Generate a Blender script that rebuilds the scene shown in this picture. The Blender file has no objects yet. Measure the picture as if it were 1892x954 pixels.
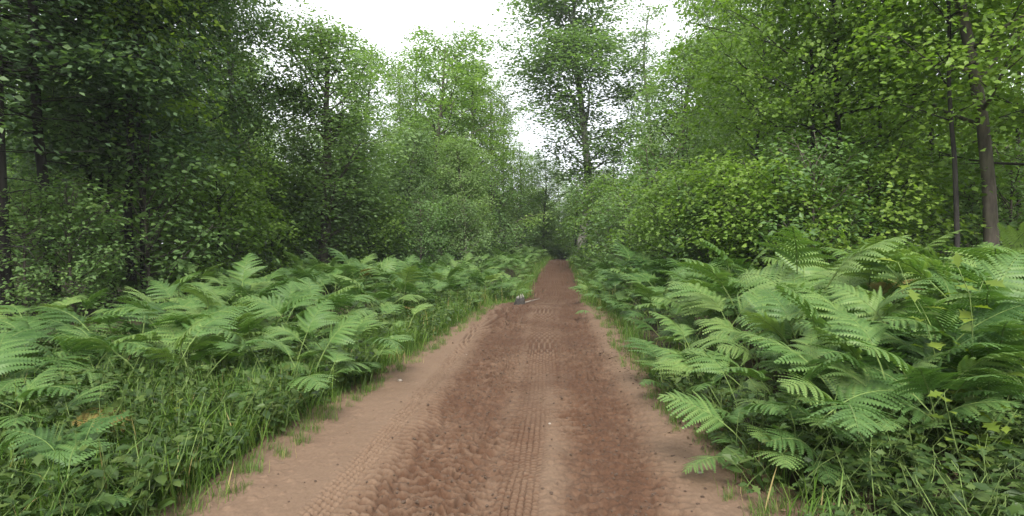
import bpy, math, random
import numpy as np
from mathutils import Matrix, Vector

rng = np.random.default_rng(7)
random.seed(7)
SC = bpy.context.scene
COL = SC.collection
R = math.radians

# ------------------------------------------------------------------ camera, sky, sun, exposure
F_PX, CX, CY, HOR, VPX = 1127.0, 946.0, 477.0, 450.0, 1040.0
EYE = 1.35
YAW = math.atan((VPX - CX) / F_PX)
cam_d = bpy.data.cameras.new('camera')
cam_d.sensor_width = 36.0
cam_d.lens = F_PX / 1892.0 * 36.0
cam_d.clip_start, cam_d.clip_end = 0.05, 3000
cam = bpy.data.objects.new('camera', cam_d)
COL.objects.link(cam)
cam.location = (0, 0, EYE)
cam.rotation_euler = (math.pi / 2 - math.atan((CY - HOR) / F_PX), 0, YAW)
SC.camera = cam

SUN_ELEV, SUN_AZ = R(43), R(176)         # azimuth measured from +Y (ahead) towards +X; veiled sun behind the camera, down the track
world = bpy.data.worlds.new('World')
SC.world = world
world.use_nodes = True
nt = world.node_tree
bg = nt.nodes['Background']
bg.inputs['Strength'].default_value = 0.12
sky = nt.nodes.new('ShaderNodeTexSky')
sky.sky_type = 'NISHITA'
sky.sun_disc = False
sky.sun_elevation = SUN_ELEV
sky.sun_rotation = SUN_AZ
tc = nt.nodes.new('ShaderNodeTexCoord')
nz = nt.nodes.new('ShaderNodeTexNoise')
nz.inputs['Scale'].default_value = 2.2
nz.inputs['Detail'].default_value = 5
ramp = nt.nodes.new('ShaderNodeValToRGB')     # the overcast sheet: near-white cloud with faint grey variation
ramp.color_ramp.elements[0].position = 0.3
ramp.color_ramp.elements[0].color = (6.6, 6.8, 7.3, 1)
ramp.color_ramp.elements[1].position = 0.7
ramp.color_ramp.elements[1].color = (8.8, 8.8, 8.9, 1)
mx = nt.nodes.new('ShaderNodeMix')
mx.data_type = 'RGBA'
mx.inputs[0].default_value = 0.90
nt.links.new(tc.outputs['Generated'], nz.inputs['Vector'])
nt.links.new(nz.outputs['Fac'], ramp.inputs['Fac'])
nt.links.new(sky.outputs['Color'], mx.inputs[6])
nt.links.new(ramp.outputs['Color'], mx.inputs[7])
nt.links.new(mx.outputs[2], bg.inputs['Color'])

sun_d = bpy.data.lights.new('sun', 'SUN')
sun_d.energy = 3.4
sun_d.angle = R(22)
sun_d.color = (1.0, 0.96, 0.9)
sun = bpy.data.objects.new('sun', sun_d)
COL.objects.link(sun)
sdir = Vector((math.sin(SUN_AZ) * math.cos(SUN_ELEV), math.cos(SUN_AZ) * math.cos(SUN_ELEV), math.sin(SUN_ELEV)))
sun.rotation_euler = sdir.to_track_quat('Z', 'Y').to_euler()

SC.view_settings.view_transform = 'Standard'
SC.view_settings.look = 'None'
SC.view_settings.gamma = 1.0
SC.view_settings.exposure = 1.2
SC.render.engine = 'CYCLES'
SC.cycles.max_bounces = 8
SC.cycles.diffuse_bounces = 6
SC.cycles.glossy_bounces = 2
SC.cycles.transmission_bounces = 6
SC.cycles.use_denoising = True


# ------------------------------------------------------------------ materials
def new_mat(name):
    m = bpy.data.materials.new(name)
    m.use_nodes = True
    n = m.node_tree
    for x in list(n.nodes):
        n.nodes.remove(x)
    out = n.nodes.new('ShaderNodeOutputMaterial')
    return m, n, out


def mixrgb(n, fac, a, b, blend='MIX'):
    x = n.nodes.new('ShaderNodeMix')
    x.data_type = 'RGBA'
    x.blend_type = blend
    for s, v in ((0, fac), (6, a), (7, b)):
        if isinstance(v, bpy.types.NodeSocket):
            n.links.new(v, x.inputs[s])
        elif isinstance(v, tuple):
            x.inputs[s].default_value = (*v, 1)
        else:
            x.inputs[s].default_value = v
    return x.outputs[2]


def math_node(n, op, a, b=0.0, clamp=False):
    x = n.nodes.new('ShaderNodeMath')
    x.operation = op
    x.use_clamp = clamp
    for s, v in ((0, a), (1, b)):
        if isinstance(v, bpy.types.NodeSocket):
            n.links.new(v, x.inputs[s])
        else:
            x.inputs[s].default_value = v
    return x.outputs[0]


def leaf_mat(name, dark, mid, light, trans=0.35, rough=0.45, odd=None):
    """leaf colour runs dark-mid-light by a per-leaf value, shifted per plant; light passes through the blade"""
    m, n, out = new_mat(name)
    at = n.nodes.new('ShaderNodeAttribute')
    at.attribute_name = 'tint'
    oi = n.nodes.new('ShaderNodeObjectInfo')
    shift = math_node(n, 'MULTIPLY_ADD', oi.outputs['Random'], 0.36)
    shift.node.inputs[2].default_value = -1.18
    sepc = n.nodes.new('ShaderNodeSeparateColor')
    n.links.new(oi.outputs['Color'], sepc.inputs[0])
    shift = math_node(n, 'ADD', shift, sepc.outputs[0])        # plant-wide tone, 1 = neutral
    v = math_node(n, 'ADD', at.outputs['Fac'], shift, clamp=True)
    rp = n.nodes.new('ShaderNodeValToRGB')
    e = rp.color_ramp.elements
    e[0].color = (*dark, 1)
    e[0].position = 0.05
    e[1].color = (*light, 1)
    e[1].position = 0.95
    c = rp.color_ramp.elements.new(0.5)
    c.color = (*mid, 1)
    if odd:
        c = rp.color_ramp.elements.new(0.985)
        c.color = (*odd, 1)
    n.links.new(v, rp.inputs['Fac'])
    col = rp.outputs['Color']
    p = n.nodes.new('ShaderNodeBsdfPrincipled')
    p.inputs['Roughness'].default_value = rough
    p.inputs['Specular IOR Level'].default_value = 0.22
    n.links.new(col, p.inputs['Base Color'])
    t = n.nodes.new('ShaderNodeBsdfTranslucent')
    tcol = mixrgb(n, 1.0, col, (1.3, 1.45, 0.6), 'MULTIPLY')
    n.links.new(tcol, t.inputs['Color'])
    ms = n.nodes.new('ShaderNodeMixShader')
    ms.inputs[0].default_value = trans
    n.links.new(p.outputs[0], ms.inputs[1])
    n.links.new(t.outputs[0], ms.inputs[2])
    n.links.new(ms.outputs[0], out.inputs['Surface'])
    return m


def bark_mat(name, dark, light, scale=9.0, stripes=False, bump=0.6):
    m, n, out = new_mat(name)
    tcx = n.nodes.new('ShaderNodeTexCoord')
    mp = n.nodes.new('ShaderNodeMapping')
    mp.inputs['Scale'].default_value = (1, 1, 5.0) if stripes else (1, 1, 0.22)
    n.links.new(tcx.outputs['Object'], mp.inputs['Vector'])
    a = n.nodes.new('ShaderNodeTexNoise')
    a.inputs['Scale'].default_value = scale
    a.inputs['Detail'].default_value = 6
    a.inputs['Roughness'].default_value = 0.65
    n.links.new(mp.outputs[0], a.inputs['Vector'])
    rp = n.nodes.new('ShaderNodeValToRGB')
    rp.color_ramp.elements[0].position = 0.36
    rp.color_ramp.elements[0].color = (*dark, 1)
    rp.color_ramp.elements[1].position = 0.62
    rp.color_ramp.elements[1].color = (*light, 1)
    n.links.new(a.outputs['Fac'], rp.inputs['Fac'])
    b = n.nodes.new('ShaderNodeTexNoise')
    b.inputs['Scale'].default_value = 1.7
    n.links.new(tcx.outputs['Object'], b.inputs['Vector'])
    moss = math_node(n, 'MULTIPLY', math_node(n, 'SUBTRACT', b.outputs['Fac'], 0.5, clamp=True), 2.2, clamp=True)
    col = mixrgb(n, moss, rp.outputs['Color'], (light[0] * 0.75, light[1] * 0.95, light[2] * 0.6))
    p = n.nodes.new('ShaderNodeBsdfPrincipled')
    p.inputs['Roughness'].default_value = 0.9
    n.links.new(col, p.inputs['Base Color'])
    bp = n.nodes.new('ShaderNodeBump')
    bp.inputs['Strength'].default_value = bump
    bp.inputs['Distance'].default_value = 0.02
    n.links.new(a.outputs['Fac'], bp.inputs['Height'])
    n.links.new(bp.outputs[0], p.inputs['Normal'])
    n.links.new(p.outputs[0], out.inputs['Surface'])
    return m


def soil_mat(name, pale, red, litter):
    """track: 'churn' marks soil turned up by tyres plus painted shade of the tread grooves, 'verge' marks where litter and moss creep in"""
    m, n, out = new_mat(name)
    tcx = n.nodes.new('ShaderNodeTexCoord')
    ch = n.nodes.new('ShaderNodeAttribute')
    ch.attribute_name = 'churn_shade'
    ve = n.nodes.new('ShaderNodeAttribute')
    ve.attribute_name = 'verge'
    big = n.nodes.new('ShaderNodeTexNoise')
    big.inputs['Scale'].default_value = 1.6
    big.inputs['Detail'].default_value = 5
    fine = n.nodes.new('ShaderNodeTexNoise')
    fine.inputs['Scale'].default_value = 55
    fine.inputs['Detail'].default_value = 6
    fine.inputs['Roughness'].default_value = 0.7
    for q in (big, fine):
        n.links.new(tcx.outputs['Object'], q.inputs['Vector'])
    wob = math_node(n, 'MULTIPLY_ADD', big.outputs['Fac'], 0.9)
    wob.node.inputs[2].default_value = -0.45
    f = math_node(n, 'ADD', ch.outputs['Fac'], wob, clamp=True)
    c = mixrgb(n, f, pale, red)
    c = mixrgb(n, 0.8, c, mixrgb(n, fine.outputs['Fac'], (0.45, 0.42, 0.4), (1.5, 1.52, 1.52)), 'MULTIPLY')
    chunk = n.nodes.new('ShaderNodeTexNoise')
    chunk.inputs['Scale'].default_value = 19
    chunk.inputs['Detail'].default_value = 8
    chunk.inputs['Roughness'].default_value = 0.75
    n.links.new(tcx.outputs['Object'], chunk.inputs['Vector'])
    cf = math_node(n, 'MULTIPLY', ch.outputs['Fac'], 0.85, clamp=True)
    c = mixrgb(n, cf, c, mixrgb(n, 1.0, c, mixrgb(n, chunk.outputs['Fac'], (0.1, 0.08, 0.07), (1.85, 1.9, 1.9)), 'MULTIPLY'))
    vf = math_node(n, 'ADD', ve.outputs['Fac'], wob, clamp=True)
    c = mixrgb(n, vf, c, mixrgb(n, fine.outputs['Fac'], (litter[0] * 0.35, litter[1] * 0.4, litter[2] * 0.35), (litter[0] * 1.5, litter[1] * 1.4, litter[2] * 1.3)))
    p = n.nodes.new('ShaderNodeBsdfPrincipled')
    p.inputs['Roughness'].default_value = 0.95
    p.inputs['Specular IOR Level'].default_value = 0.2
    n.links.new(c, p.inputs['Base Color'])
    bp = n.nodes.new('ShaderNodeBump')
    bp.inputs['Strength'].default_value = 0.7
    bp.inputs['Distance'].default_value = 0.008
    n.links.new(fine.outputs['Fac'], bp.inputs['Height'])
    n.links.new(bp.outputs[0], p.inputs['Normal'])
    n.links.new(p.outputs[0], out.inputs['Surface'])
    return m


M = {
    'fern_dry': leaf_mat('browning_frond', (0.14, 0.11, 0.03), (0.24, 0.19, 0.06), (0.33, 0.27, 0.09), 0.25, 0.6),
    'fern': leaf_mat('fern_frond_green', (0.040, 0.090, 0.024), (0.090, 0.168, 0.048), (0.172, 0.25, 0.074), 0.32, 0.45),
    'stipe': bark_mat('fern_stalk', (0.06, 0.10, 0.025), (0.14, 0.2, 0.05), 30, False, 0.2),
    'leaf': leaf_mat('tree_leaf_green', (0.08, 0.15, 0.04), (0.17, 0.27, 0.07), (0.29, 0.39, 0.11), 0.48),
    'leaf_pale': leaf_mat('aspen_leaf_green', (0.08, 0.135, 0.055), (0.155, 0.24, 0.095), (0.24, 0.335, 0.13), 0.47),
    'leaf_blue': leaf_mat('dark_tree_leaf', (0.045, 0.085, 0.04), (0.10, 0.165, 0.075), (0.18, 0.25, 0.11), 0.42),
    'maple': leaf_mat('maple_leaf_green', (0.075, 0.135, 0.03), (0.145, 0.235, 0.046), (0.24, 0.34, 0.062), 0.50, 0.4),
    'shrub': leaf_mat('shrub_leaf_green', (0.07, 0.13, 0.045), (0.13, 0.22, 0.075), (0.21, 0.31, 0.10), 0.42),
    'sapling': leaf_mat('sapling_leaf_yellow_green', (0.06, 0.105, 0.018), (0.11, 0.165, 0.025), (0.17, 0.225, 0.035), 0.35),
    'grass': leaf_mat('grass_blade_green', (0.042, 0.085, 0.017), (0.078, 0.15, 0.026), (0.135, 0.21, 0.04), 0.32, 0.5, (0.33, 0.27, 0.12)),
    'weed': leaf_mat('low_weed_leaf', (0.026, 0.05, 0.014), (0.046, 0.085, 0.022), (0.085, 0.125, 0.032), 0.3),
    'dry': leaf_mat('dry_leaf_brown', (0.04, 0.026, 0.015), (0.09, 0.058, 0.034), (0.19, 0.13, 0.085), 0.15, 0.7),
    'bark': bark_mat('dark_grey_bark', (0.035, 0.028, 0.022), (0.12, 0.10, 0.08), 9),
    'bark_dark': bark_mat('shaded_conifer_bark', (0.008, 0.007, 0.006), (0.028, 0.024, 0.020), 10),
    'bark_pale': bark_mat('pale_birch_bark', (0.16, 0.14, 0.12), (0.55, 0.54, 0.5), 7, True, 0.2),
    'bark_grey': bark_mat('grey_aspen_bark', (0.09, 0.085, 0.07), (0.24, 0.235, 0.2), 8),
    'wood': bark_mat('weathered_broken_wood', (0.10, 0.075, 0.055), (0.25, 0.2, 0.145), 14),
    'clod': bark_mat('dark_soil_clod', (0.03, 0.017, 0.011), (0.10, 0.062, 0.042), 25, False, 0.4),
    'stone': bark_mat('pale_pebble', (0.14, 0.115, 0.09), (0.27, 0.23, 0.19), 20, False, 0.2),
    'soil': soil_mat('sandy_red_soil', (0.138, 0.092, 0.062), (0.066, 0.034, 0.020), (0.10, 0.075, 0.045)),
    'litter_floor': soil_mat('forest_floor_litter', (0.05, 0.036, 0.024), (0.03, 0.024, 0.015), (0.03, 0.03, 0.012)),
}


# ------------------------------------------------------------------ mesh helpers
class MB:
    """collects vertices and faces (3 or 4 corners) and builds one mesh"""

    def __init__(self):
        self.v, self.t, self.q, self.tt, self.tm, self.qm = [], [], [], [], [], []
        self.n = 0

    def add(self, v, tris=None, quads=None, tint=0.5, mat=0):
        v = np.asarray(v, dtype=np.float32).reshape(-1, 3)
        self.v.append(v)
        tt = np.asarray(tint, dtype=np.float32)
        self.tt.append(np.full(len(v), float(tt), np.float32) if tt.ndim == 0 else tt)
        if tris is not None and len(tris):
            a = np.asarray(tris, dtype=np.int32).reshape(-1, 3) + self.n
            self.t.append(a)
            self.tm.append(np.full(len(a), mat, np.int32))
        if quads is not None and len(quads):
            a = np.asarray(quads, dtype=np.int32).reshape(-1, 4) + self.n
            self.q.append(a)
            self.qm.append(np.full(len(a), mat, np.int32))
        self.n += len(v)

    def mesh(self, name, mats, smooth=False):
        v = np.concatenate(self.v)
        t = np.concatenate(self.t) if self.t else np.zeros((0, 3), np.int32)
        q = np.concatenate(self.q) if self.q else np.zeros((0, 4), np.int32)
        me = bpy.data.meshes.new(name)
        me.vertices.add(len(v))
        me.vertices.foreach_set('co', v.ravel())
        me.loops.add(t.size + q.size)
        me.loops.foreach_set('vertex_index', np.concatenate([t.ravel(), q.ravel()]))
        me.polygons.add(len(t) + len(q))
        st = np.concatenate([np.arange(len(t)) * 3, t.size + np.arange(len(q)) * 4]).astype(np.int32)
        me.polygons.foreach_set('loop_start', st)
        mi = np.concatenate(self.tm + self.qm) if (self.tm or self.qm) else np.zeros(0, np.int32)
        me.polygons.foreach_set('material_index', mi)
        me.polygons.foreach_set('use_smooth', np.full(len(mi), smooth))
        for m in (mats if isinstance(mats, (list, tuple)) else [mats]):
            me.materials.append(m)
        at = me.attributes.new('tint', 'FLOAT', 'POINT')
        at.data.foreach_set('value', np.concatenate(self.tt))
        me.update(calc_edges=True)
        return me


def norm(a):
    return a / np.maximum(np.linalg.norm(a, axis=-1, keepdims=True), 1e-9)


def tube(mb, pts, rad, k=6, mat=0, tint=0.5, cap=True):
    pts = np.asarray(pts, float)
    rad = np.asarray(rad, float)
    n = len(pts)
    d = norm(np.gradient(pts, axis=0))
    ref = np.array([0.31, 0.93, 0.19]) if abs(d[0, 2]) > 0.6 else np.array([0.0, 0.1, 1.0])
    a = norm(np.cross(d, ref))
    b = np.cross(d, a)
    ang = np.arange(k) * 2 * math.pi / k
    v = pts[:, None] + rad[:, None, None] * (np.cos(ang)[None, :, None] * a[:, None] + np.sin(ang)[None, :, None] * b[:, None])
    i = np.arange(n - 1)[:, None] * k
    j = np.arange(k)[None]
    q = np.stack([i + j, i + (j + 1) % k, i + k + (j + 1) % k, i + k + j], -1).reshape(-1, 4)
    t = []
    if cap:
        t = [[(n - 1) * k, (n - 1) * k + x, (n - 1) * k + x + 1] for x in range(1, k - 1)]
        t += [[0, x + 1, x] for x in range(1, k - 1)]
    mb.add(v.reshape(-1, 3), t if cap else None, q, tint, mat)


LEAF_OVATE = (np.array([[0, 0, 0], [0.3, 0.26, 0.05], [0.68, 0.2, 0.03], [1, 0, -0.06], [0.68, -0.2, 0.03], [0.3, -0.26, 0.05], [0.5, 0, 0.0]]),
              np.array([[0, 6, 1], [1, 6, 2], [2, 6, 3], [3, 6, 4], [4, 6, 5], [5, 6, 0]]))
LEAF_KITE = (np.array([[0, 0, 0], [0.45, 0.33, 0.07], [1, 0, -0.05], [0.45, -0.33, 0.07]]), np.array([[0, 2, 1], [0, 3, 2]]))
_o = [(0.0, 0.0), (0.06, 0.30), (0.28, 0.32), (0.52, 0.46), (0.66, 0.26), (1.0, 0.0), (0.66, -0.26), (0.52, -0.46), (0.28, -0.32), (0.06, -0.30)]
LEAF_MAPLE = (np.array([[x, y, 0.22 * abs(y) - 0.16 * x * x] for x, y in _o] + [[0.32, 0, 0.0]]),
              np.array([[10, (i + 1) % 10, i] for i in range(10)]))
LEAF_OAK = (np.array([[0, 0, 0], [0.28, 0.14, 0.02], [0.38, 0.3, 0.05], [0.5, 0.15, 0.02], [0.62, 0.33, 0.05], [0.74, 0.14, 0.0], [1.0, 0.0, -0.08],
                      [0.74, -0.14, 0.0], [0.62, -0.33, 0.05], [0.5, -0.15, 0.02], [0.38, -0.3, 0.05], [0.28, -0.14, 0.02]]),
            np.array([[0, 11, 1], [1, 11, 9], [1, 9, 3], [1, 3, 2], [9, 11, 10], [3, 9, 7], [3, 7, 5], [3, 5, 4], [7, 9, 8], [5, 7, 6]]))


def add_leaves(mb, pos, nrm, dirn, size, tint, shape=LEAF_KITE, mat=0):
    tv, tf = shape
    z = norm(nrm)
    x = norm(dirn - (dirn * z).sum(-1, keepdims=True) * z)
    y = np.cross(z, x)
    B = np.stack([x, y, z], 1)                               # rows are axes
    v = pos[:, None] + size[:, None, None] * np.einsum('tk,nkj->ntj', tv, B)
    f = tf[None] + (np.arange(len(pos)) * len(tv))[:, None, None]
    mb.add(v.reshape(-1, 3), f.reshape(-1, 3), None, np.repeat(tint, len(tv)), mat)


def obj(name, me, parent=None, loc=None, **props):
    o = bpy.data.objects.new(name, me)
    COL.objects.link(o)
    if parent is not None:
        o.parent = parent
    if loc is not None:
        o.location = loc
    for k, v in props.items():
        o[k] = v
    return o


def thing(name, label, cat, loc, rz=0.0, s=1.0, group=None):
    o = obj(name, None, None, loc, label=label, category=cat)
    o.empty_display_size = 0.2
    o.rotation_euler = (0, 0, rz)
    o.scale = (s, s, s)
    if group:
        o['group'] = group
    return o


# ------------------------------------------------------------------ ground shape
def vnoise(x, y, seed=0):
    xi, yi = np.floor(x).astype(np.int64), np.floor(y).astype(np.int64)
    fx, fy = x - xi, y - yi
    fx, fy = fx * fx * (3 - 2 * fx), fy * fy * (3 - 2 * fy)

    def h(a, b):
        n = (a * 374761393 + b * 668265263 + seed * 1442695041) & 0xFFFFFFFF
        n = ((n ^ (n >> 13)) * 1274126177) & 0xFFFFFFFF
        return ((n ^ (n >> 16)) & 0xFFFFFF) / float(0xFFFFFF)
    return (h(xi, yi) * (1 - fx) + h(xi + 1, yi) * fx) * (1 - fy) + (h(xi, yi + 1) * (1 - fx) + h(xi + 1, yi + 1) * fx) * fy


def fbm(x, y, seed=0, o=4):
    s, a, t = 0.0, 0.5, 0.0
    for i in range(o):
        s = s + a * vnoise(x * 2 ** i, y * 2 ** i, seed + i * 17)
        t += a
        a *= 0.55
    return s / t


YK = [-5, 0, 3, 3.8, 4.75, 6.3, 8, 10, 12.7, 17, 23, 28, 34, 38, 45]
XLK = [-2.0, -2.0, -2.02, -2.05, -2.05, -1.95, -1.9, -1.75, -1.6, -1.05, -1.0, -0.9, -0.7, 0.1, 2.6]
XRK = [1.1, 1.1, 1.08, 1.04, 0.98, 0.86, 0.85, 0.8, 0.7, 0.6, 0.5, 0.36, 0.35, 1.6, 4.2]


def xl(y):
    return np.interp(y, YK, XLK)


def xr(y):
    return np.interp(y, YK, XRK)


_py = np.arange(-50, 600, 0.1)
_pz = np.interp(_py, [-50, 8, 10, 12, 14, 16.5, 20, 26, 32, 36, 45, 80, 600],
                [0, 0, 0.05, 0.13, -0.03, -0.20, -0.06, 0.22, 0.46, 0.42, 0.1, 0.2, 0.5])
_pz = np.convolve(np.pad(_pz, 15, mode='edge'), np.hanning(33)[1:-1] / np.hanning(33).sum(), mode='same')[15:-15]


def profile(y):
    return np.interp(y, _py, _pz)


def gz(x, y):
    """forest floor height; the track lies in a shallow trough"""
    x = np.asarray(x, float)
    y = np.asarray(y, float)
    out = np.maximum(xl(y) - x, x - xr(y))            # metres outside the track
    bank = np.interp(out, [-0.4, 0.0, 0.3, 1.0, 3.0], [-0.06, -0.03, 0.04, 0.10, 0.16])
    right = np.where(x > xr(y), np.interp(out, [0.3, 2.0, 6.0], [0.0, 0.10, 0.18]), 0)
    return profile(y) + bank + right + 0.10 * (fbm(x * 0.5, y * 0.5, 3) - 0.5) * np.clip(out * 2, 0, 1)


def grid_mesh(name, X, Y, Z, mat, extra=None, smooth=True):
    r, c = X.shape
    i = np.arange(r - 1)[:, None] * c + np.arange(c - 1)[None]
    q = np.stack([i, i + 1, i + c + 1, i + c], -1).reshape(-1, 4)
    mb = MB()
    mb.add(np.stack([X, Y, Z], -1).reshape(-1, 3), None, q)
    me = mb.mesh(name, mat, smooth)
    for k, a in (extra or {}).items():
        at = me.attributes.new(k, 'FLOAT', 'POINT')
        at.data.foreach_set('value', np.asarray(a, np.float32).ravel())
    return me


gx = np.concatenate([-np.geomspace(600, 9, 26), np.arange(-8.5, 8.6, 0.2), np.geomspace(9, 600, 26)])
gy = np.concatenate([-np.geomspace(200, 4, 12), np.arange(-3.8, 20, 0.2), np.arange(20, 50, 0.6), np.geomspace(50, 900, 22)])
GX, GY = np.meshgrid(gx, gy)
GZ = gz(GX, GY)
o = obj('forest_floor', grid_mesh('forest_floor', GX, GY, GZ, M['litter_floor'],
        {'churn_shade': fbm(GX * 0.8, GY * 0.8, 9), 'verge': fbm(GX * 0.3, GY * 0.3, 4)}), kind='structure')

# --- the track: real tyre relief
rows = [1.6]
while rows[-1] < 45:
    rows.append(rows[-1] + max(0.010, 0.55 * rows[-1] ** 2 / 793.0))
ty = np.array(rows)
u = np.linspace(0, 1, 430)
TU, TY = np.meshgrid(u, ty)
MARG = 0.35
TX = xl(TY) - MARG + TU * (xr(TY) - xl(TY) + 2 * MARG)
shift = 0.10 * np.sin(TY * 0.35 + 0.6) + np.interp(TY, [0, 8, 14, 30, 45], [0.0, 0.04, 0.05, -0.12, 0.3])
LX = TX - shift
def band(x, a, b, s=0.05):
    return 1 / (1 + np.exp(-(x - a) / s)) * 1 / (1 + np.exp((x - b) / s))
wrp = fbm(TX * 3, TY * 2.2, 21)
wrp2 = fbm(TX * 9, TY * 9, 31)
left = band(LX + 0.12 * (wrp - 0.5), -1.08, -0.50)
mid = band(LX, -0.47, -0.24, 0.02) + band(LX, -0.24, -0.09, 0.02) * np.interp(TY, [4, 6], [0, 0.8])
right = band(LX + 0.12 * (wrp - 0.5), -0.10, 0.46)
edge = band(LX, -1.40, -1.27, 0.012)
lefto = band(LX, -1.24, -1.02, 0.03)
strip = band(LX, -0.23, -0.11, 0.02) * np.interp(TY, [3.8, 6.5], [1, 0.1])
cen_l, cen_r = LX + 0.79, LX - 0.18
ph = TY / 0.088 + 4.0 * fbm(TX * 0.8, TY * 0.8, 91) + 2.2 * (wrp - 0.5) + 0.9 * (wrp2 - 0.5)
chev_l = np.sin(2 * math.pi * (ph + np.abs(cen_l) * 5))
chev_r = np.sin(2 * math.pi * (ph * 0.96 + np.abs(cen_r) * 4 + 0.3))
blk = np.clip(np.sin(2 * math.pi * TY / 0.052 + 0.8 * wrp2) * 2, -1, 1)
blk_e = blk * np.clip(np.sin(2 * math.pi * (LX + 1.40) / 0.065) * 3, -1, 1)
blk_m = np.clip(np.sin(2 * math.pi * TY / 0.045) * 2, -1, 1) * np.clip(np.sin(2 * math.pi * (LX + 0.02 * wrp) / 0.075) * 2 + 0.8 * (wrp2 - 0.3), -1, 1)
chev_o = np.sin(2 * math.pi * (TY / 0.075 + LX * 6 + 1.5 * (wrp - .5)))
lumps = fbm(TX * 26, TY * 20, 41) - 0.5
soft = fbm(TX * 1.7, TY * 1.1, 51) - 0.5
patch = np.clip(3.0 * fbm(TX * 1.5, TY * 0.8, 61) - 0.85, 0.12, 1)
rough = np.abs(fbm(TX * 17, TY * 13, 43) - 0.5) * 2
rel = (left * (0.026 * np.clip(chev_l * 2.2, -1, 1) * patch - 0.028) + right * (0.026 * np.clip(chev_r * 2.2, -1, 1) * patch - 0.028)
       + (left + right) * lumps * 0.05 + edge * (0.020 * blk_e - 0.018) + mid * (0.014 * blk_m * np.clip(patch + 0.25, 0, 1) - 0.012)
       + lefto * 0.020 * chev_o * np.clip(patch, 0.65, 1) - (left + right) * rough * 0.022 + strip * 0.006 + 0.05 * soft + 0.010 * lumps)
# finer pebbly crumbs thrown outside the ruts
crumb = np.clip(fbm(TX * 22, TY * 22, 71, 2) - 0.69, 0, 1) * 0.05
ridge = band(LX, 0.46, 0.66, 0.05) * 0.02 + band(LX, -1.22, -1.06, 0.05) * 0.012
out = np.maximum(xl(TY) - TX, TX - xr(TY))
rag = out + 0.75 * (fbm(TX * 1.6, TY * 1.6, 81) - 0.5) + 0.2 * (fbm(TX * 12, TY * 12, 82) - 0.5)
TZ = profile(TY) - 0.0 + rel + crumb + ridge + np.interp(rag, [-0.4, 0.05, 0.35], [0.0, 0.035, -0.09])
TZ = np.where(np.abs(TU - 0.5) > 0.499, TZ - 0.15, TZ)
churn_shade = np.clip(left * 0.92 + right * 1.0 + mid * 0.8 + lefto * 0.5 + edge * 0.1 - strip * 0.1 + 0.6 * lumps * (left + right) - 0.42 * patch * (left * chev_l + right * chev_r) - 0.4 * lefto * chev_o - 0.55 * edge * np.clip(blk_e, -1, 1) - 0.45 * mid * blk_m, 0, 1)  # tread grooves darkened, ridges paled: relief shading put into the churned soil colour
churn_shade = np.clip(churn_shade + np.interp(TY, [7, 14, 22], [0, 0.1, 0.45]) * band(LX, -1.3, 0.6, 0.1), 0, 1)
verge = np.clip(np.interp(rag, [-0.35, 0.2], [-0.5, 0.9]), -0.5, 1)
obj('dirt_track', grid_mesh('dirt_track', TX, TY, TZ, M['soil'], {'churn_shade': churn_shade, 'verge': verge}), kind='structure')


def tz(x, y):
    j = np.clip(np.searchsorted(ty, y), 0, len(ty) - 1)
    i = int(np.clip((x - (xl(y) - MARG)) / (xr(y) - xl(y) + 2 * MARG), 0, 1) * 429)
    return float(TZ[j, i])


def at(px, d):
    """pixel column of the photograph and depth along the camera axis -> ground point"""
    a = (px - CX) / F_PX
    x = d * math.cos(YAW) * a - d * math.sin(YAW)
    y = d * math.cos(YAW) + d * math.sin(YAW) * a
    return x, y


def ground(x, y):
    out = max(float(xl(y)) - x, x - float(xr(y)))
    g = float(gz(x, y))
    return max(g, tz(x, y)) if out < 0.3 and 1.6 < y < 44 else g


# ------------------------------------------------------------------ trees
def wander(p0, d0, L, n, up=0.0, wob=0.15, g=None):
    """a growing, wobbling line of n points"""
    g = g or rng
    pts = [np.array(p0, float)]
    d = norm(np.array(d0, float))
    for i in range(n - 1):
        d = norm(d + g.normal(0, wob, 3) + np.array([0, 0, up]))
        pts.append(pts[-1] + d * L / (n - 1))
    return np.array(pts)


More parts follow.
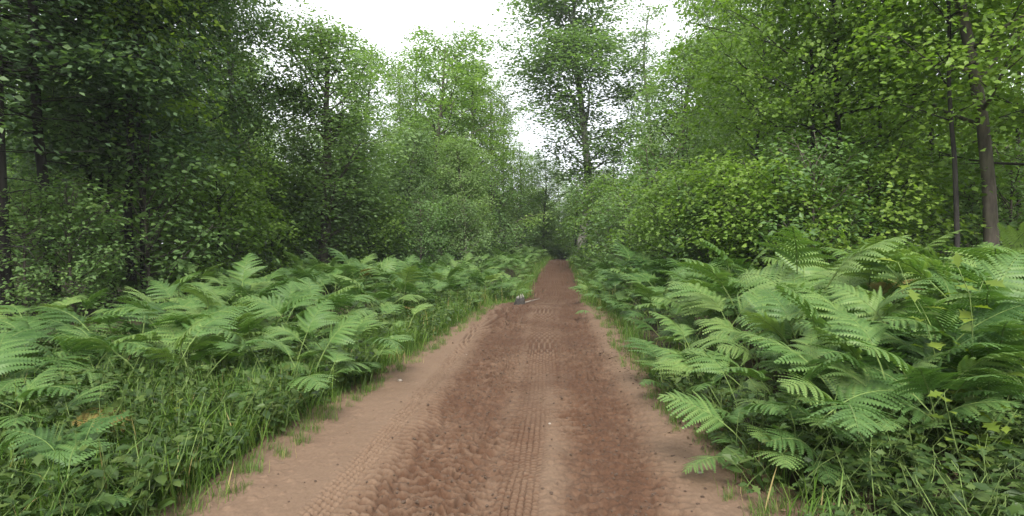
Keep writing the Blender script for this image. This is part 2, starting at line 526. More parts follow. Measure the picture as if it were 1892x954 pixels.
def make_tree(seed, H, base, rad, prof, nl, r0, leaf=0.11, per=26, sub=6, shape=LEAF_KITE, mats=('bark', 'leaf'), lean=0.0,
              sig=0.30, dead=0, pitch=(0.9, 0.25), curve=None, flat=0.07, rise=0.06):
    g = np.random.default_rng(seed)
    n = 14
    if curve is not None:
        pts = np.array([[np.interp(t, curve[0], curve[1]), np.interp(t, curve[0], curve[2]), t * H] for t in np.linspace(0, 1, n)])
    else:
        pts = wander((0, 0, -0.15), (lean, 0, 1), H, n, 0.05, 0.045, g)
        pts[:, 2] *= H / pts[-1, 2]
        if not lean:
            pts[:, :2] -= np.linspace(0, 1, n)[:, None] * pts[-1, :2] * 0.8
    tt = np.linspace(0, 1, n)
    rr = r0 * (1 - tt) ** 0.8 + 0.012
    rr[0] *= 1.45
    rr[1] *= 1.08
    tk = MB()
    tube(tk, pts, rr, 9)
    if dead:
        for i in range(dead):
            h = g.uniform(0.10, base + 0.15)
            p = np.array([np.interp(h, tt, pts[:, k]) for k in range(3)])
            a = g.uniform(0, 2 * math.pi)
            tw = wander(p, (math.cos(a), math.sin(a), g.uniform(-0.15, 0.25)), g.uniform(0.5, 1.7), 5, -0.03, 0.13, g)
            tube(tk, tw, np.linspace(0.012, 0.003, 5), 3)
            for j in (2, 3):
                b = a + g.choice([-0.8, 0.8])
                tube(tk, wander(tw[j], (math.cos(b), math.sin(b), g.uniform(-.2, .2)), g.uniform(0.2, 0.6), 3, 0, 0.1, g), [0.006, 0.004, 0.002], 3)
    limbs = []
    P, Nn, D = [], [], []
    az = g.uniform(0, 6.28)
    for i in range(nl):
        s = (i + g.uniform(0.1, 0.9)) / nl
        h = base + (0.97 - base) * s
        p = np.array([np.interp(h, tt, pts[:, k]) for k in range(3)])
        az += 2.4 + g.uniform(-0.4, 0.4)
        if prof == 'oval':
            w = math.sin(math.pi * (0.12 + 0.80 * s)) ** 0.7
        elif prof == 'cone':
            w = (1 - s) ** 0.75 + 0.12
        elif prof == 'tall':
            w = 0.55 + 0.45 * math.sin(math.pi * min(1, 0.1 + s * 0.95))
        else:
            w = 0.85 * (1 - s ** 3) + 0.2
        L = rad * w * g.choice([g.uniform(0.4, 0.8), g.uniform(0.85, 1.25)])
        ele = pitch[1] + (pitch[0] - pitch[1]) * s + g.uniform(-0.2, 0.2)
        d = np.array([math.cos(az) * math.cos(ele), math.sin(az) * math.cos(ele), math.sin(ele)])
        lp = wander(p, d, L, 7, rise, 0.10, g)
        lr = np.interp(h, tt, rr) * 0.45
        mb = MB()
        tube(mb, lp, np.linspace(max(lr, 0.014), 0.006, 7), 5)
        nsub = max(3, int(sub * (0.5 + 0.5 * L / rad)))
        for j in range(nsub):
            q = 0.22 + 0.78 * (j + g.uniform(0, 0.8)) / nsub
            q = min(q, 1.0)
            bp = np.array([np.interp(q, np.linspace(0, 1, 7), lp[:, k]) for k in range(3)])
            side = 1 if j % 2 else -1
            ba = az + side * g.uniform(0.4, 1.2)
            be = ele * 0.4 + g.uniform(-0.25, 0.35)
            bl = L * (0.50 - 0.25 * q) * g.uniform(0.7, 1.3) + 0.15
            bd = np.array([math.cos(ba) * math.cos(be), math.sin(ba) * math.cos(be), math.sin(be)])
            b = wander(bp, bd, bl, 4, 0.02, 0.15, g)
            tube(mb, b, np.linspace(max(lr * 0.35, 0.007), 0.003, 4), 3, cap=False)
            for c in ([0.45, 1.0] if bl > 0.5 else [0.9]):
                cp = np.array([np.interp(c, np.linspace(0, 1, 4), b[:, k]) for k in range(3)])
                m = int(per * g.uniform(0.6, 1.3))
                off = g.normal(0, 1, (m, 3)) * np.array([sig, sig, flat])
                tilt = norm(g.normal(0, 0.22, 3) + np.array([0, 0, 1]) + 0.35 * bd)
                off = off - np.outer(off @ tilt - off[:, 2], tilt) * 0.8
                rad_h = np.linalg.norm(off[:, :2], axis=1)
                off[:, 2] -= 0.35 * rad_h ** 2 / sig
                P.append(cp + off)
                Nn.append(norm(tilt + g.normal(0, 0.38, (m, 3))))
                D.append(norm(off * np.array([1, 1, 0.3]) + g.normal(0, 0.12, (m, 3))))
        limbs.append(mb)
    P, Nn, D = np.concatenate(P), np.concatenate(Nn), np.concatenate(D)
    keep = P[:, 2] > 0.25
    P, Nn, D = P[keep], Nn[keep], D[keep]
    cr = MB()
    tint = np.clip(g.normal(0.5, 0.11, len(P)) + 0.25 * (vnoise(P[:, 0] * 1.2 + P[:, 1], P[:, 2] * 1.2, seed) - 0.5), 0, 0.97)
    add_leaves(cr, P, Nn, D, leaf * g.uniform(0.65, 1.25, len(P)), tint, shape)
    bm, lm = M[mats[0]], M[mats[1]]
    wood = MB()
    for x in [tk] + limbs:
        for k in range(len(x.v)):
            wood.v.append(x.v[k]); wood.tt.append(x.tt[k])
        for a in x.t:
            wood.t.append(a + wood.n)
        for a in x.q:
            wood.q.append(a + wood.n)
        wood.tm += x.tm; wood.qm += x.qm
        wood.n += x.n
    return {'trunk': tk.mesh('trunk', bm, True), 'limbs': [l.mesh('branch', bm, True) for l in limbs],
            'wood': wood.mesh('trunk', bm, True), 'crown': cr.mesh('crown', lm), 'H': H, 'leaves': len(P)}


PROTO = {
    'round_a': make_tree(11, 10.5, 0.14, 2.6, 'oval', 44, 0.12, 0.115, 62, 5, sig=0.27, flat=0.07, rise=0.1),
    'round_b': make_tree(12, 10.0, 0.10, 2.3, 'cone', 44, 0.11, 0.115, 62, 5, sig=0.27, flat=0.07, rise=0.08),
    'round_c': make_tree(13, 8.0, 0.12, 1.9, 'oval', 50, 0.15, 0.105, 66, 6, sig=0.28, flat=0.09, rise=0.1, mats=('bark', 'leaf_pale')),
    'aspen_a': make_tree(25, 16.0, 0.22, 2.7, 'tall', 38, 0.14, 0.125, 130, 6, mats=('bark_grey', 'leaf_pale'), sig=0.38, pitch=(1.0, 0.55), flat=0.17, rise=0.10),
    'aspen_b': make_tree(22, 12.5, 0.26, 1.15, 'tall', 26, 0.09, 0.105, 70, 5, mats=('bark_grey', 'leaf_pale'), sig=0.22, pitch=(1.0, 0.4)),
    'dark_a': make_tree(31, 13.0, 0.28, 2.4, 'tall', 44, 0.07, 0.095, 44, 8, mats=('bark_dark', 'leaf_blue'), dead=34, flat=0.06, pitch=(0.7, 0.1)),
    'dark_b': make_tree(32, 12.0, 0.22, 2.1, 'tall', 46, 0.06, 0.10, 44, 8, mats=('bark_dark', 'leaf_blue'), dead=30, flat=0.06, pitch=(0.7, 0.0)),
    'maple_a': make_tree(41, 9.5, 0.20, 2.7, 'tall', 42, 0.065, 0.085, 50, 6, LEAF_MAPLE, ('bark_dark', 'maple'), sig=0.25, flat=0.04, pitch=(0.8, 0.15)),
    'maple_b': make_tree(42, 7.5, 0.14, 2.3, 'tall', 40, 0.045, 0.085, 48, 6, LEAF_MAPLE, ('bark_dark', 'maple'), sig=0.25, flat=0.04, pitch=(0.8, 0.1)),
    'maple_c': make_tree(43, 9.0, 0.40, 1.9, 'tall', 18, 0.03, 0.09, 46, 6, LEAF_MAPLE, ('bark_dark', 'maple'), sig=0.30, flat=0.05, pitch=(0.5, -0.1)),
    'big_right': make_tree(51, 12.0, 0.22, 2.8, 'tall', 34, 0.085, 0.085, 48, 6, LEAF_MAPLE, ('bark', 'maple'), sig=0.3, flat=0.06, pitch=(0.8, 0.3),
                           curve=([0, 0.1, 0.2, 0.28, 0.41, 0.6, 1.0], [0.0, 0.0, -0.08, -0.25, -0.52, -0.7, -1.0], [0, 0.0, 0.03, 0.0, 0.1, 0.1, 0.2])),
    'birch': make_tree(61, 8.0, 0.45, 1.5, 'tall', 18, 0.06, 0.09, 16, 5, mats=('bark_pale', 'leaf_pale'), lean=0.22, sig=0.25),
    'pole': make_tree(71, 6.5, 0.45, 1.3, 'tall', 18, 0.032, 0.085, 34, 5, LEAF_MAPLE, ('bark_dark', 'maple'), sig=0.28, flat=0.05, lean=-0.05),
    'shrub_a': make_tree(81, 2.9, 0.02, 1.25, 'oval', 30, 0.025, 0.10, 26, 5, mats=('bark', 'shrub'), sig=0.16, pitch=(1.0, 0.4)),
    'shrub_b': make_tree(82, 2.3, 0.02, 1.35, 'oval', 28, 0.02, 0.10, 26, 5, LEAF_OVATE, mats=('bark', 'shrub'), sig=0.17, pitch=(1.0, 0.3)),
    'shrub_c': make_tree(83, 3.6, 0.05, 1.2, 'cone', 32, 0.025, 0.10, 26, 5, mats=('bark', 'leaf_pale'), sig=0.17, pitch=(0.9, 0.2)),
    'shrub_m': make_tree(84, 3.0, 0.05, 1.4, 'tall', 30, 0.025, 0.085, 38, 5, LEAF_MAPLE, mats=('bark_dark', 'maple'), sig=0.24, flat=0.04, pitch=(0.8, 0.1)),
}


def place_tree(kind, px, d, H, label, name, cat, group, detail=True, rz=None, wide=1.0, fixed=False):
    pr = PROTO[kind]
    x, y = at(px, d)
    s = H / pr['H']
    t = thing(name, label, cat, (x, y, ground(x, y) - 0.03), random.uniform(0, 6.28) if rz is None else rz, s, group)
    t.scale = (s * wide, s * wide, s)
    if detail:
        obj('trunk', pr['trunk'], t)
        for l in pr['limbs']:
            obj('branch', l, t)
    else:
        obj('trunk', pr['wood'], t)
    c = obj('crown', pr['crown'], t)
    tone = random.uniform(0.86, 1.12)
    c.color = (tone, tone, tone, 1)
    return t


G_DARK = 'tall dark trees crowding the left side'
G_MID = 'broadleaf trees at the wood edge beyond the ferns'
G_RIGHT = 'bright maples crowding the right side'
TREES = [
    # kind, px, depth, height, width, label
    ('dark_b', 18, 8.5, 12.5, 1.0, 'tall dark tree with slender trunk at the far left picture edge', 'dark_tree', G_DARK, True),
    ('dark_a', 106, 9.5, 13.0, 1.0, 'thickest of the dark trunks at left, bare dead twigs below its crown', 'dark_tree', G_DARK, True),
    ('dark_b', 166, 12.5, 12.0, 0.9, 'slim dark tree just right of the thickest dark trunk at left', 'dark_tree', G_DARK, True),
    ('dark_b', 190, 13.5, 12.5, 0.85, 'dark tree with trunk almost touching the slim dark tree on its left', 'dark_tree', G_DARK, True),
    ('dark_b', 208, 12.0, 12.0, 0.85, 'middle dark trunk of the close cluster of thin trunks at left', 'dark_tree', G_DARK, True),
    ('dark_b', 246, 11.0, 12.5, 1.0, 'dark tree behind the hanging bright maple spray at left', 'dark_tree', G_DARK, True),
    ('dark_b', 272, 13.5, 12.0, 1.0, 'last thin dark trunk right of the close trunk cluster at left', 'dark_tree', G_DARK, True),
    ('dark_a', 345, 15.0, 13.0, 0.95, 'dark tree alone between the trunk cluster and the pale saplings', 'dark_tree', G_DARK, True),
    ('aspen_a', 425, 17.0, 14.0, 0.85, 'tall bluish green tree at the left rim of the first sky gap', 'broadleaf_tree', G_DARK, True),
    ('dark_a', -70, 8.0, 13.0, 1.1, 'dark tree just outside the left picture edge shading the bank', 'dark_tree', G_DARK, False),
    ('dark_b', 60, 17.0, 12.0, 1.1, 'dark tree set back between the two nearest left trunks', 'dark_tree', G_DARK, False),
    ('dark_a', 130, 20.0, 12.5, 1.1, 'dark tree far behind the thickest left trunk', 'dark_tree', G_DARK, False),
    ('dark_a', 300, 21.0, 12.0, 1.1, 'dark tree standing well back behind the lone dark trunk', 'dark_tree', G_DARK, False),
    ('maple_c', 268, 11.2, 9.6, 0.9, 'bright yellow green maple sprays hanging before the dark left trees', 'maple_tree', None, True),
    ('round_c', 597, 18.0, 7.8, 1.25, 'leafy tree with thick dark base and trunk left of the round-topped tree', 'broadleaf_tree', G_MID, True),
    ('round_b', 545, 24.0, 7.4, 0.8, 'smaller tree behind and left of the thick-based leafy tree', 'broadleaf_tree', G_MID, False),
    ('round_a', 682, 26.0, 8.9, 1.0, 'mid green tree filling the gap right of the thick-based tree', 'broadleaf_tree', G_MID, True),
    ('round_b', 738, 30.0, 9.6, 0.8, 'pale topped tree touching the left flank of the round-topped tree', 'broadleaf_tree', G_MID, True),
    ('round_a', 812, 26.0, 9.6, 1.25, 'round-topped bright tree rising alone left of the wide sky gap', 'broadleaf_tree', G_MID, True),
    ('round_b', 880, 29.0, 9.4, 1.15, 'narrow tree touching the right flank of the round-topped tree', 'broadleaf_tree', G_MID, True),
    ('round_b', 775, 30.0, 10.0, 1.1, 'tree close behind the left shoulder of the round-topped tree', 'broadleaf_tree', G_MID, False),
    ('round_a', 848, 31.0, 10.0, 1.0, 'tree close behind the right shoulder of the round-topped tree', 'broadleaf_tree', G_MID, False),
    ('round_a', 912, 33.0, 9.3, 0.9, 'tree sloping down towards the wide sky gap', 'broadleaf_tree', G_MID, False),
    ('round_b', 932, 34.0, 8.6, 0.7, 'small pointed tree at the foot of the wide sky gap', 'broadleaf_tree', G_MID, True),
    ('round_c', 650, 22.0, 5.6, 0.9, 'low leafy tree between the thick-based tree and round-topped tree', 'broadleaf_tree', G_MID, False),
    ('round_c', 760, 22.0, 5.2, 1.0, 'low dark tree below the left side of the round-topped tree', 'broadleaf_tree', G_MID, False),
    ('round_c', 850, 23.0, 5.0, 1.1, 'low dark tree below the right side of the round-topped tree', 'broadleaf_tree', G_MID, False),
    ('round_a', 985, 42.0, 7.0, 0.9, 'distant low tree left of the track end', 'broadleaf_tree', G_MID, False),
    ('round_b', 960, 37.0, 6.9, 1.3, 'low green tree just left of the tallest open-crowned tree', 'broadleaf_tree', G_MID, False),
    ('round_a', 1005, 37.0, 5.9, 1.2, 'low green tree behind the left side of the track end', 'broadleaf_tree', G_MID, False),
    ('round_b', 1062, 36.0, 4.6, 1.5, 'lowest bushy tree straight behind the track end', 'broadleaf_tree', G_MID, False),
    ('round_a', 1100, 38.0, 5.6, 1.3, 'low green tree behind the right side of the track end', 'broadleaf_tree', G_MID, False),
    ('aspen_a', 1073, 30.0, 15.5, 1.6, 'tallest open-crowned tree standing in the sky gap behind the track end', 'aspen_tree', G_MID, True),
    ('round_a', 1030, 48.0, 6.6, 0.9, 'distant low tree straight behind the track end', 'broadleaf_tree', G_MID, False),
    ('round_b', 1135, 36.0, 6.4, 1.0, 'low tree closing the gap right of the tallest open-crowned tree', 'broadleaf_tree', G_MID, True),
    ('aspen_b', 1207, 28.0, 12.0, 1.25, 'slender spire-like tree alone between two sky gaps', 'aspen_tree', G_MID, True),
    ('round_b', 1188, 27.0, 5.4, 1.0, 'leafy tree low at the foot of the slender spire-like tree', 'broadleaf_tree', G_MID, False),
    ('round_c', 1268, 22.0, 8.2, 1.1, 'bushy tree right of the slender spire-like tree', 'broadleaf_tree', G_MID, True),
    ('aspen_a', 1330, 27.0, 14.0, 0.8, 'tall greyish tree top behind the first bright maple', 'aspen_tree', G_MID, True),
    ('maple_a', 1405, 16.0, 9.5, 0.8, 'first bright maple on the right bank counted from the track', 'maple_tree', G_RIGHT, True),
    ('birch', 1415, 14.5, 8.0, 1.0, 'pale barked birch leaning right among the maples', 'birch_tree', None, True),
    ('maple_b', 1480, 12.0, 7.6, 0.95, 'bright maple just right of the leaning pale birch', 'maple_tree', G_RIGHT, True),
    ('maple_a', 1565, 11.0, 9.0, 0.8, 'maple with the brightest sprays over the tall fern tips', 'maple_tree', G_RIGHT, True),
    ('pole', 1622, 11.5, 6.5, 1.0, 'thin dark pole-like maple left of the leaning thin stem', 'maple_tree', G_RIGHT, True),
    ('pole', 1775, 8.6, 6.0, 1.0, 'thin leaning dark stem just left of the thick curved trunk', 'maple_tree', G_RIGHT, True),
    ('maple_a', 1700, 16.0, 10.5, 1.0, 'maple set back between the two thin dark stems', 'maple_tree', G_RIGHT, True),
    ('big_right', 1832, 9.0, 12.0, 1.0, 'tall tree with thick curved grey trunk at the right picture edge', 'maple_tree', G_RIGHT, True),
    ('maple_b', 1885, 14.0, 8.5, 1.0, 'maple behind and right of the thick curved trunk', 'maple_tree', G_RIGHT, False),
    ('round_a', 1450, 24.0, 12.0, 1.1, 'large tree far behind the leaning pale birch', 'broadleaf_tree', G_RIGHT, False),
    ('round_a', 1600, 22.0, 12.0, 1.1, 'large tree far behind the thin pole-like maple', 'broadleaf_tree', G_RIGHT, False),
    ('round_a', 1780, 22.0, 9.0, 1.1, 'large tree far behind the thick curved trunk', 'broadleaf_tree', G_RIGHT, False),
    ('maple_a', 1990, 8.5, 10.0, 1.0, 'maple just outside the right picture edge shading the ferns', 'maple_tree', G_RIGHT, False),
]
for k, px, d, H, w, lab, nm, grp, det in TREES:
    place_tree(k, px, d, H, lab, nm, 'tree', grp, det, rz=0.0 if k in ('big_right', 'birch') else None, wide=w)

# thin pale saplings in the left gap
for px, d, lab in ((470, 17.5, 'left of two thin pale sapling stems before the sky gap'), (492, 18.2, 'right of two thin pale sapling stems before the sky gap')):
    x, y = at(px, d)
    t = thing('sapling', lab, 'sapling', (x, y, ground(x, y) - 0.03), 0, 1, 'thin pale saplings at left')
    mb = MB()
    tube(mb, wander((0, 0, 0), (0.03, 0, 1), 4.2, 9, 0.03, 0.03), np.linspace(0.026, 0.008, 9), 6)
    obj('stem', mb.mesh('stem', M['bark_pale'], True), t)
    cr = MB()
    m = 260
    P = np.stack([rng.normal(0, 0.4, m), rng.normal(0, 0.4, m), rng.uniform(1.9, 4.4, m)], -1)
    add_leaves(cr, P, norm(rng.normal(0, 0.4, (m, 3)) + [0, 0, 1]), rng.normal(0, 1, (m, 3)), rng.uniform(0.06, 0.11, m), rng.uniform(0.2, 0.9, m))
    obj('crown', cr.mesh('crown', M['leaf_pale']), t)

ORD = ['first', 'second', 'third', 'fourth', 'fifth', 'sixth', 'seventh', 'eighth', 'ninth', 'tenth', 'eleventh', 'twelfth', 'thirteenth',
       'fourteenth', 'fifteenth', 'sixteenth', 'seventeenth', 'eighteenth', 'nineteenth', 'twentieth']


def ordinal(i):
    if i < 20:
        return ORD[i]
    tens = {2: ('twenty', 'twentieth'), 3: ('thirty', 'thirtieth'), 4: ('forty', 'fortieth'), 5: ('fifty', 'fiftieth'), 6: ('sixty', 'sixtieth'), 7: ('seventy', 'seventieth'), 8: ('eighty', 'eightieth')}
    a, b = divmod(i + 1, 10)
    return tens[a][1] if b == 0 else tens[a][0] + '-' + ORD[b - 1]


# shrubs of the wood edge, left to right
SHRUBS_L = [(1000, 36.5, 1.9, 'c'), (1020, 39, 2.2, 'm'), (1038, 41.5, 2.7, 'c'), (972, 37, 2.4, 'b'), (44, 8.6, 1.75, 'a'), (135, 9.0, 1.9, 'a'), (20, 11, 2.2, 'c'), (95, 13, 2.6, 'a'), (160, 10.5, 1.9, 'c'), (235, 14, 2.9, 'c'), (300, 13, 2.4, 'a'), (365, 15, 3.2, 'c'), (425, 16, 2.6, 'a'), (455, 20, 3.6, 'c'),
            (520, 19, 2.4, 'b'), (560, 24, 3.6, 'a'), (655, 20, 2.3, 'b'), (700, 22, 3.2, 'a'), (745, 21, 2.5, 'c'), (800, 22, 2.7, 'a'), (835, 25, 3.3, 'b'), (880, 25, 2.5, 'a'), (925, 28, 3.2, 'c'), (955, 33, 3.0, 'a'), (610, 21, 3.0, 'c'), (680, 19, 2.6, 'm'), (725, 24, 4.0, 'c'), (775, 19.5, 2.4, 'a'), (815, 27, 4.0, 'm'), (860, 22, 2.8, 'c'), (905, 27, 3.6, 'a'), (500, 17, 3.2, 'm'), (400, 13, 2.6, 'm'), (270, 11, 2.5, 'b'), (990, 43, 3.4, 'c'), (1030, 47, 3.6, 'b')]
SHRUBS_R = [(1255, 12.5, 2.3, 'm'), (1310, 11.5, 2.1, 'a'), (1365, 11, 2.4, 'm'), (1440, 9.8, 2.2, 'm'), (1505, 9.5, 2.4, 'a'), (1600, 10, 2.3, 'm'), (1150, 24, 3.4, 'm'), (1062, 44, 3.4, 'c'), (1095, 26, 3.4, 'a'), (1125, 21, 2.8, 'c'), (1165, 18, 2.6, 'a'), (1205, 20, 3.6, 'b'), (1240, 16, 2.6, 'a'), (1290, 17, 3.4, 'm'), (1330, 13.5, 2.4, 'b'), (1375, 15, 3.0, 'm'),
            (1420, 12.5, 2.3, 'a'), (1475, 11, 2.6, 'c'), (1540, 13, 2.9, 'a'), (1590, 15, 3.0, 'b'), (1660, 12, 2.3, 'c'), (1720, 13, 2.7, 'a'), (1790, 12.5, 2.4, 'b'), (1870, 11.5, 2.6, 'a')]
for side, lst in (('left', SHRUBS_L), ('right', SHRUBS_R)):
    order = sorted(lst, key=lambda q: -q[0]) if side == 'left' else sorted(lst, key=lambda q: q[0])
    for i, (px, d, H, k) in enumerate(order):
        look = {'a': 'rounded green shrub', 'b': 'low broad-leaved shrub', 'c': 'pale upright shrub', 'm': 'bright maple-leaved bush'}[k]
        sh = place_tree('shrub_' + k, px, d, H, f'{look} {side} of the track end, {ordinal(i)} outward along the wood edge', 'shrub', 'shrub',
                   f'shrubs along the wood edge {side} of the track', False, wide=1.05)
        if px < 330:                                     # shade of the deep left wood put into the leaf tone
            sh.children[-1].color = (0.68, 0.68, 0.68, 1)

# ------------------------------------------------------------------ geometry-node scatter for what nobody could count
def proto_collection(name, meshes):
    c = bpy.data.collections.new(name)
    for i, me in enumerate(meshes):
        c.objects.link(bpy.data.objects.new(f'{name}_{i:02d}', me))
    return c


def scatter(name, pts, coll, rz, tilt, scale, **props):
    pts = np.asarray(pts, np.float32)
    n = len(pts)
    me = bpy.data.meshes.new(name)
    me.vertices.add(n)
    me.vertices.foreach_set('co', pts.ravel())
    a = me.attributes.new('rot', 'FLOAT_VECTOR', 'POINT')
    rot = np.zeros((n, 3), np.float32)
    rot[:, 0] = rng.normal(0, tilt, n); rot[:, 1] = rng.normal(0, tilt, n); rot[:, 2] = rz
    a.data.foreach_set('vector', rot.ravel())
    a = me.attributes.new('size', 'FLOAT', 'POINT')
    a.data.foreach_set('value', np.asarray(scale, np.float32))
    a = me.attributes.new('pick', 'INT', 'POINT')
    a.data.foreach_set('value', rng.integers(0, 1000, n).astype(np.int32))
    o = obj(name, me, **props)
    g = bpy.data.node_groups.new(name, 'GeometryNodeTree')
    g.interface.new_socket('Geometry', in_out='INPUT', socket_type='NodeSocketGeometry')
    g.interface.new_socket('Geometry', in_out='OUTPUT', socket_type='NodeSocketGeometry')
    gi, go = g.nodes.new('NodeGroupInput'), g.nodes.new('NodeGroupOutput')
    ci = g.nodes.new('GeometryNodeCollectionInfo')
    ci.inputs['Collection'].default_value = coll
    ci.inputs['Separate Children'].default_value = True
    ci.inputs['Reset Children'].default_value = True
    ip = g.nodes.new('GeometryNodeInstanceOnPoints')
    ip.inputs['Pick Instance'].default_value = True

    def named(k, ty):
        q = g.nodes.new('GeometryNodeInputNamedAttribute')
        q.data_type = ty
        q.inputs['Name'].default_value = k
        return q.outputs['Attribute']
    e2r = g.nodes.new('FunctionNodeEulerToRotation')
    g.links.new(named('rot', 'FLOAT_VECTOR'), e2r.inputs[0])
    g.links.new(gi.outputs[0], ip.inputs['Points'])
    g.links.new(ci.outputs[0], ip.inputs['Instance'])
    g.links.new(named('pick', 'INT'), ip.inputs['Instance Index'])
    g.links.new(e2r.outputs[0], ip.inputs['Rotation'])
    g.links.new(named('size', 'FLOAT'), ip.inputs['Scale'])
    g.links.new(ip.outputs[0], go.inputs[0])
    md = o.modifiers.new('scatter', 'NODES')
    md.node_group = g
    return o


# far woods behind everything, one mass
def tree_join(pr):
    mb = MB()
    for me, mi in ((pr['wood'], 0), (pr['crown'], 1)):
        v = np.empty(len(me.vertices) * 3, np.float32)
        me.vertices.foreach_get('co', v)
        tt = np.empty(len(me.vertices), np.float32)
        me.attributes['tint'].data.foreach_get('value', tt)
        ls = np.empty(len(me.loops), np.int32)
        me.loops.foreach_get('vertex_index', ls)
        tot = np.empty(len(me.polygons), np.int32)
        me.polygons.foreach_get('loop_total', tot)
        nt3 = int((tot == 3).sum())
        mb.add(v.reshape(-1, 3), ls[:nt3 * 3].reshape(-1, 3), ls[nt3 * 3:].reshape(-1, 4), tt, mi)
    return mb.mesh('far_tree', [pr['wood'].materials[0], pr['crown'].materials[0]])


SKX = [-200, 480, 510, 560, 600, 660, 700, 760, 810, 870, 915, 940, 1000, 1120, 1150, 1180, 1240, 1300, 1330, 1400, 2100]
SKY_ = [60, 120, 330, 300, 150, 160, 150, 160, 140, 170, 230, 330, 350, 350, 330, 300, 200, 160, 120, 60, 60]
fp, fs = [], []
ftrees = ['round_a', 'round_b', 'round_c']
tries = 0
while len(fp) < 330 and tries < 6000:
    tries += 1
    px = rng.uniform(-500, 2400)
    d = rng.uniform(24, 95) if (px < 480 or px > 1340) else rng.uniform(38, 110)
    x, y = at(px, d)
    cap_y = np.interp(px, SKX, SKY_)
    cap = EYE + (HOR - cap_y) * d / F_PX
    if -7 < x < 9 and y < 62:
        continue
    H = min(cap, rng.uniform(8, 14))
    if any((a - x) ** 2 + (b - y) ** 2 < 5 for a, b, _ in fp):
        continue
    fp.append((x, y, float(gz(x, y)) - 0.05))
    fs.append(H / 10.0 * rng.uniform(0.85, 1.0))
# woods behind and beside the camera, so that light comes from the clearing above only
for i in range(60):
    a = rng.uniform(R(60), R(300))
    r_ = rng.uniform(9, 30)
    x, y = math.sin(a) * r_, math.cos(a) * r_
    if abs(x) < 3.6 or (R(140) < a < R(215) and r_ < 26):      # the clearing the light comes from
        continue
    fp.append((x, y, 0.0)); fs.append(rng.uniform(0.9, 1.2))
cw = proto_collection('far_tree', [tree_join(PROTO[k]) for k in ftrees])
scatter('far_woods', fp, cw, rng.uniform(0, 6.28, len(fp)), 0.03, fs, kind='stuff', label='mass of green woodland closing the view behind the nearer trees')


# ------------------------------------------------------------------ bracken
def make_frond(seed, stipe=0.6, blade=0.75, width=0.34, npin=15, npl=10, a0=0.35, a1=1.75, out=0.25, low=False):
    """one bracken frond growing from the origin, arching towards +X"""
    g = np.random.default_rng(seed)
    mb = MB()
    ns = 5
    nb = 16
    ang = np.concatenate([np.linspace(out, a0, ns), a0 + (a1 - a0) * np.linspace(0, 1, nb) ** 0.8])
    seg = np.concatenate([np.full(ns, stipe / ns), np.full(nb, blade / nb)])
    yaw = np.cumsum(g.normal(0, 0.03, ns + nb))
    st = np.stack([np.sin(ang) * np.cos(yaw), np.sin(ang) * np.sin(yaw), np.cos(ang)], -1) * seg[:, None]
    pts = np.concatenate([[[0, 0, 0]], np.cumsum(st, 0)])
    tube(mb, pts, np.linspace(0.0055, 0.001, len(pts)), 4, mat=1, cap=False)
    bl = pts[ns:]
    tb = np.linspace(0, 1, len(bl))
    T = norm(np.gradient(bl, axis=0))
    roll = g.normal(0, 0.15)
    for i in range(npin):
        s = 0.02 + 0.97 * (i / npin) ** 0.92
        p = np.array([np.interp(s, tb, bl[:, k]) for k in range(3)])
        t = norm(np.array([np.interp(s, tb, T[:, k]) for k in range(3)]))
        S = norm(np.cross(np.array([0, 0, 1.0]), t) + np.array([0, 0, roll]))
        N = np.cross(t, S)
        L0 = width * (1 - s) ** 0.85 * min(1.0, 0.72 + s * 3) + 0.012
        for sd in (-1, 1):
            L = L0 * g.uniform(0.88, 1.08)
            fa = g.uniform(0.95, 1.2) - 0.25 * s
            D = math.cos(fa) * t + math.sin(fa) * S * sd
            lift = g.uniform(0.0, 0.25)
            k = max(3, int(round((npl if not low else npl * 0.5) * (0.35 + 0.65 * L / width))))
            q = (np.arange(k) + 0.35) / k
            # pinna axis bows down towards its tip
            ax = p + D * (q * L)[:, None] + N * ((lift * q - (lift + g.uniform(0.1, 0.4)) * q ** 2) * L)[:, None]
            D1 = norm(np.gradient(ax, axis=0)) if k > 1 else D[None]
            E = norm(np.cross(N, D1))
            pl = (0.008 + L * 0.085) * (1 - q) ** 0.6 + 0.004
            hw = L / k * 0.50
            for s2 in (-1, 1):
                tip = ax + E * (s2 * pl)[:, None] + D1 * (pl * 0.45)[:, None] - N * (pl * 0.18)[:, None]
                if low:
                    v = np.stack([ax - D1 * hw * 1.1, tip, ax + D1 * hw * 1.1], 1).reshape(-1, 3)
                    tri = np.arange(k * 3).reshape(-1, 3)
                    if s2 * sd < 0:
                        tri = tri[:, ::-1]
                    mb.add(v, tri, None, np.clip(0.5 + g.normal(0, 0.1) + np.repeat(g.normal(0, 0.05, k), 3), 0, 1))
                else:
                    m1 = ax + (tip - ax) * 0.5 - D1 * hw * 0.72
                    m2 = ax + (tip - ax) * 0.5 + D1 * hw * 0.72
                    v = np.stack([ax - D1 * hw, m1, tip, m2, ax + D1 * hw], 1).reshape(-1, 3)
                    b = np.arange(k)[:, None] * 5
                    tri = np.concatenate([b + [0, 1, 2], b + [0, 2, 4], b + [2, 3, 4]])
                    mb.add(v, tri, None, np.clip(0.5 + g.normal(0, 0.1) + np.repeat(g.normal(0, 0.05, k), 5), 0, 1))
    return mb.mesh('frond', [M['fern'], M['stipe']])


